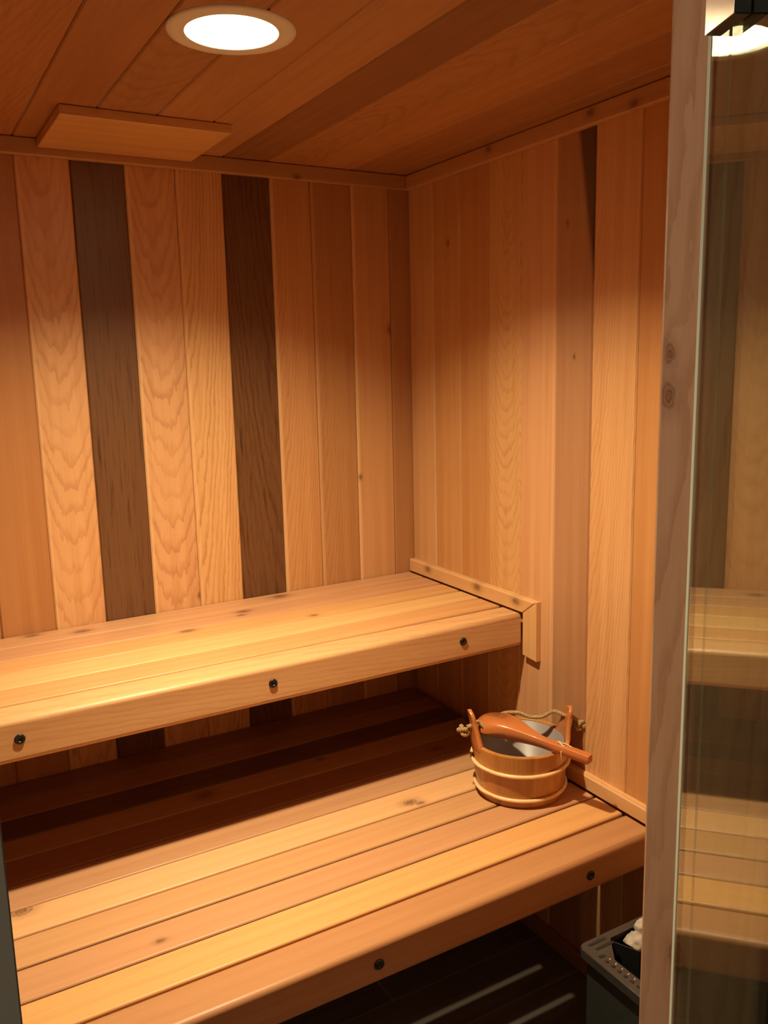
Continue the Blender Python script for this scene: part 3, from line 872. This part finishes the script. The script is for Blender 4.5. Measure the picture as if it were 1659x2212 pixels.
def ladle_part(s0, s1, n, name, st, endcap=False):
    rows = []; M = 28
    hollow = s0 < 0.05
    for i in range(n+1):
        s_ = lerp(s0, s1, i/n)
        if endcap: s_ = s1-(n-i)*0.0012 if i >= n-2 else lerp(s0, s1-0.0024, i/(n-2))
        w_, h_, p = lprof(s_)
        if endcap and i >= n-2:
            sc = (1.0, 0.97, 0.86)[i-(n-2)]; w_ *= sc
            hh = h_*sc; zoff = (h_-hh)/2
        else: hh = h_; zoff = 0
        row = []
        c = tip+LAX*s_
        for j in range(M+1):
            a = math.pi*j/M
            cu = math.copysign(abs(math.cos(a))**(2/p), math.cos(a)); su = abs(math.sin(a))**(2/p)
            row.append(c+LSD*w_*cu+LUP*(zoff+hh*su))
        for j in range(1, M):
            a = math.pi*(1-j/M)
            cu = math.copysign(abs(math.cos(a))**(2/p), math.cos(a)); su = abs(math.sin(a))**(2/p)
            f = 1-sm(0.075, 0.098, s_)
            z_in = max(0.0, (hh*su-0.007))*f
            row.append(c+LSD*w_*cu*0.93+LUP*(zoff+z_in))
        rows.append(row)
    mb = MB()
    idx = mb.grid(rows, closed=True, st=st, smooth=True, locf=lambda i, j: ((rows[i][j]-tip).dot(LSD)+1, (rows[i][j]-tip).dot(LUP), lerp(s0, s1, i/n)))
    mb.face(idx[0]); mb.face(idx[-1][::-1])
    return mb.build(name, VARN, ladle)
lst_ = style((0.52, 0.175, 0.05), 'straight', 0.2, seed=401, width=.05)
lst_['k1'] = (0.996, 0.044, 0.0150)
ladle_part(0.0005, LL, 100, 'ladle_body', lst_, True)
# cord loop through the handle
mb = MB()
cc = tip+LAX*(LL-0.070)
pts = []
for k in range(21):
    a = math.radians(80+300*k/20)
    pts.append(cc+LSD*0.013*math.cos(a)*1.0+LUP*(0.004+0.020*math.sin(a))-LAX*(0.010*math.cos(a*0.5)+0.004))
mb.tube(catmull(pts, 3), 0.0011, n=8)
kt = cc+LUP*0.0225-LAX*0.006
mb.tube(catmull([kt, kt+LAX*0.010-LUP*0.003+LSD*0.003, kt+LAX*0.021-LUP*0.0065+LSD*0.002], 6), 0.0012, n=8)
mb.tube(catmull([kt, kt+LAX*0.012-LSD*0.004, kt+LAX*0.027-LUP*0.004-LSD*0.007], 6), 0.0011, n=8)
rows = [[kt+Vector((math.cos(2*math.pi*k/10)*math.sin(math.pi*i/6), math.sin(2*math.pi*k/10)*math.sin(math.pi*i/6), math.cos(math.pi*i/6)))*0.0028 for k in range(10)] for i in range(7)]
mb.grid(rows, closed=True)
tag(mb.build('cord', M_CORD, ladle), 'thin white cord loop')

# ------------------------------------------------------------------ heater
HZ = 0.41; hx0, hx1 = -0.330, -0.030; hy1, hy0 = -1.085, -1.500
heater = empty('sauna_heater', ((hx0+hx1)/2, (hy0+hy1)/2, 0.10), 'charcoal electric sauna heater with punched steel top at lower right', 'heater')
def poly_wall(mb, pts, z0, z1, flip=False):
    n = len(pts)
    a = [mb.add_v((p[0], p[1], z0)) for p in pts]; b = [mb.add_v((p[0], p[1], z1)) for p in pts]
    for i in range(n):
        k = (i+1) % n
        q = [a[i], a[k], b[k], b[i]]
        mb.face(q if not flip else q[::-1])
    return a, b
def rrect(x0, x1, y0, y1, r, n=6):
    out = []
    for cx, cy, a0 in ((x1-r, y1-r, 0), (x0+r, y1-r, 90), (x0+r, y0+r, 180), (x1-r, y0+r, 270)):
        for i in range(n+1):
            a = math.radians(a0+90*i/n); out.append((cx+r*math.cos(a), cy+r*math.sin(a)))
    return out
mb = MB()
ins = 0.010
outl = rrect(hx0+ins, hx1-ins, hy0+ins, hy1-ins, 0.012)
a, b = poly_wall(mb, outl, 0.10, HZ-0.020)
mb.face(a[::-1])
for gz in (0.235, 0.215):
    mb.board((hx0+ins-0.0012, hy0+0.05, gz), (0, 1, 0), (1, 0, 0), (0, 0, 1), 0.33, 0.003, 0.003, r=0.001, segs=1)
mb.build('heater_body', M_HEATER, heater)
# top plate: outer rounded rectangle, inner opening
mb = MB()
inner = [(hx1-0.030, hy1-0.018), (-0.264, hy1-0.018), (-0.300, hy1-0.066), (-0.300, hy0+0.030), (hx1-0.030, hy0+0.030)]
def on_edge(poly, N):
    per = [0.0]
    for i in range(len(poly)):
        p, q = Vector(poly[i]), Vector(poly[(i+1) % len(poly)]); per.append(per[-1]+(q-p).length)
    out = []
    for k in range(N):
        d = per[-1]*k/N
        for i in range(len(poly)):
            if per[i] <= d <= per[i+1]+1e-9:
                p, q = Vector(poly[i]), Vector(poly[(i+1) % len(poly)])
                out.append(p+(q-p)*((d-per[i])/max(per[i+1]-per[i], 1e-9))); break
    return out
cen = Vector((-0.16, -1.29))
outer = rrect(hx0, hx1, hy0, hy1, 0.016, 6)
def ray_hit(poly, ang):
    d = Vector((math.cos(ang), math.sin(ang))); best = None
    for i in range(len(poly)):
        p = Vector(poly[i])-cen; q = Vector(poly[(i+1) % len(poly)])-cen; e_ = q-p
        det = d.x*(-e_.y)+e_.x*d.y
        if abs(det) < 1e-12: continue
        t_ = (p.x*(-e_.y)+e_.x*p.y)/det; u_ = (d.x*p.y-d.y*p.x)/det
        if t_ > 0 and -1e-6 <= u_ <= 1+1e-6 and (best is None or t_ < best): best = t_
    return cen+d*best
angs = sorted({math.atan2(p[1]-cen.y, p[0]-cen.x) for p in list(outer)+list(inner)} | {math.radians(v) for v in range(-180, 180, 6)})
rows = []
for z_, poly, grow in ((HZ-0.021, outer, -0.004), (HZ-0.019, outer, 0.0), (HZ-0.002, outer, 0.0), (HZ, outer, -0.0025), (HZ, inner, 0.0), (HZ-0.012, inner, 0.0)):
    row = []
    for an in angs:
        h_ = ray_hit(poly, an); dirv = (h_-cen).normalized(); h2 = h_+dirv*grow
        row.append(Vector((h2.x, h2.y, z_)))
    rows.append(row)
mb.grid(rows, closed=True, smooth=False)
top = mb.build('top_plate', M_HRIM, heater)
# basket pit inside the opening
mb = MB()
poly_wall(mb, [(p[0], p[1]) for p in inner], 0.16, HZ-0.011, flip=True)
bb = [mb.add_v((p[0], p[1], 0.16)) for p in inner]; mb.face(bb)
guard = [(-0.263, hy1-0.020), (-0.240, hy1-0.070), (-0.240, hy0+0.035)]
for i in range(2):
    p, q = guard[i], guard[i+1]
    L_ = Vector((q[0]-p[0], q[1]-p[1], 0)); ln = L_.length; L_.normalize()
    T_ = Vector((-L_.y, L_.x, 0))
    mb.board(Vector((p[0], p[1], 0.17)), T_, Vector((0, 0, 1)), L_, 0.0016, HZ-0.175, ln, r=0.0006, segs=1)
mb.build('stone_basket', M_PIT, heater)
def pill(cx, cy, lx_, ly_, name, mat, parent, ring=False):
    mb = MB(); r_ = min(lx_, ly_)/2; pts = []
    for i in range(28):
        a = 2*math.pi*i/28
        px = r_*math.cos(a)+(math.copysign(lx_/2-r_, math.cos(a)) if lx_ > ly_ else 0)
        py = r_*math.sin(a)+(math.copysign(ly_/2-r_, math.sin(a)) if ly_ > lx_ else 0)
        pts.append((px, py))
    rows = [[Vector((cx+p[0]*k, cy+p[1]*k, HZ+z_)) for p in pts] for k, z_ in ((1.06, 0.0001), (1.0, 0.0006), (0.94, 0.0006), (0.85, 0.0003), (0.01, 0.0003))]
    mb.grid(rows, closed=True)
    return mb.build(name, mat, parent)
pill(-0.2935, hy1-0.0135, 0.043, 0.0062, 'slot', M_PIT, top)
pill(-0.2890, hy1-0.0285, 0.043, 0.0066, 'slot', M_PIT, top)
pill(-0.3130, hy1-0.047, 0.016, 0.0070, 'slot', M_PIT, top)
for k in range(22):
    yy = hy1-0.0625-0.0150*k
    if yy < hy0+0.03: break
    pill(-0.3150, yy, 0.0075, 0.0075, 'air_hole', M_BLACK, top)
    mb = MB(); c_ = Vector((-0.3065, yy+0.002, HZ+0.0002)); n = 10
    rows = [[c_+Vector((math.cos(2*math.pi*j/n)*math.sin(f), math.sin(2*math.pi*j/n)*math.sin(f), math.cos(f)*0.8))*0.0021 for j in range(n)] for f in (0.02, 0.5, 1.0, 1.5)]
    mb.grid(rows, closed=True); mb.build('hole_glint', M_CHROME, top)  # added chrome bead standing in for the lamp glint at the hole
for yy in (hy0+0.07, hy1-0.10):
    for xx in (hx0+0.06, hx1-0.06):
        mb = MB(); mb.lathe((xx, yy, 0.0), [(0.014, 0.0005), (0.014, 0.004), (0.008, 0.008), (0.008, 0.1005)], n=16)
        mb.build('foot', M_BLACK, heater)

def rock(c, R, seed, label, scale=(1, 1, .8), group=None):
    import bmesh
    bm = bmesh.new(); bmesh.ops.create_icosphere(bm, subdivisions=4, radius=1.0)
    r = random.Random(seed); planes = []
    for _ in range(9):
        d = Vector((r.uniform(-1, 1), r.uniform(-1, 1), r.uniform(-1, 1))).normalized(); planes.append((d, r.uniform(0.66, 0.9)))
    for v in bm.verts:
        p = v.co.copy()
        for d, k in planes:
            t = p.dot(d)
            if t > k: p -= d*(t-k)*0.85
        p *= 1+0.13*mnoise.noise(p*2.3+Vector((seed, 0, 0)))+0.05*mnoise.noise(p*7+Vector((0, seed, 0)))
        v.co = Vector((p.x*scale[0], p.y*scale[1], p.z*scale[2]))*R
    me = bpy.data.meshes.new('heater_stone'); bm.to_mesh(me); bm.free()
    me.materials.append(M_STONE)
    for q in me.polygons: q.use_smooth = True
    o = bpy.data.objects.new('heater_stone', me); COL.objects.link(o)
    o.location = c
    tag(o, label, 'stone', group or 'pale stones in the sauna heater')
    return o
G_ = 'pale stones in the sauna heater'
rock((-0.228, -1.131, HZ-0.004), 0.021, 1, 'pale rough stone at the left end of the pile in the black heater')
rock((-0.193, -1.128, HZ+0.010), 0.024, 2, 'tall pale stone touching the door jamb in the heater pile')
rock((-0.200, -1.172, HZ-0.004), 0.028, 3, 'pale stone nearest the guard plate, mostly behind the door jamb')
rock((-0.140, -1.150, HZ+0.004), 0.028, 4, 'pale stone hidden behind the door jamb, by the wall side of the heater')
rock((-0.195, -1.235, HZ-0.006), 0.030, 5, 'pale stone hidden behind the door jamb, towards the door side of the heater')
rock((-0.130, -1.215, HZ+0.000), 0.031, 6, 'pale stone hidden behind the door jamb, middle of the heater pile')
rock((-0.165, -1.170, HZ-0.058), 0.036, 7, 'large pale stone at the bottom of the heater pile')
rock((-0.165, -1.290, HZ-0.050), 0.042, 8, 'large pale stone deep in the door end of the heater')

for o in bpy.data.objects:
    if '_w' in o: del o['_w']
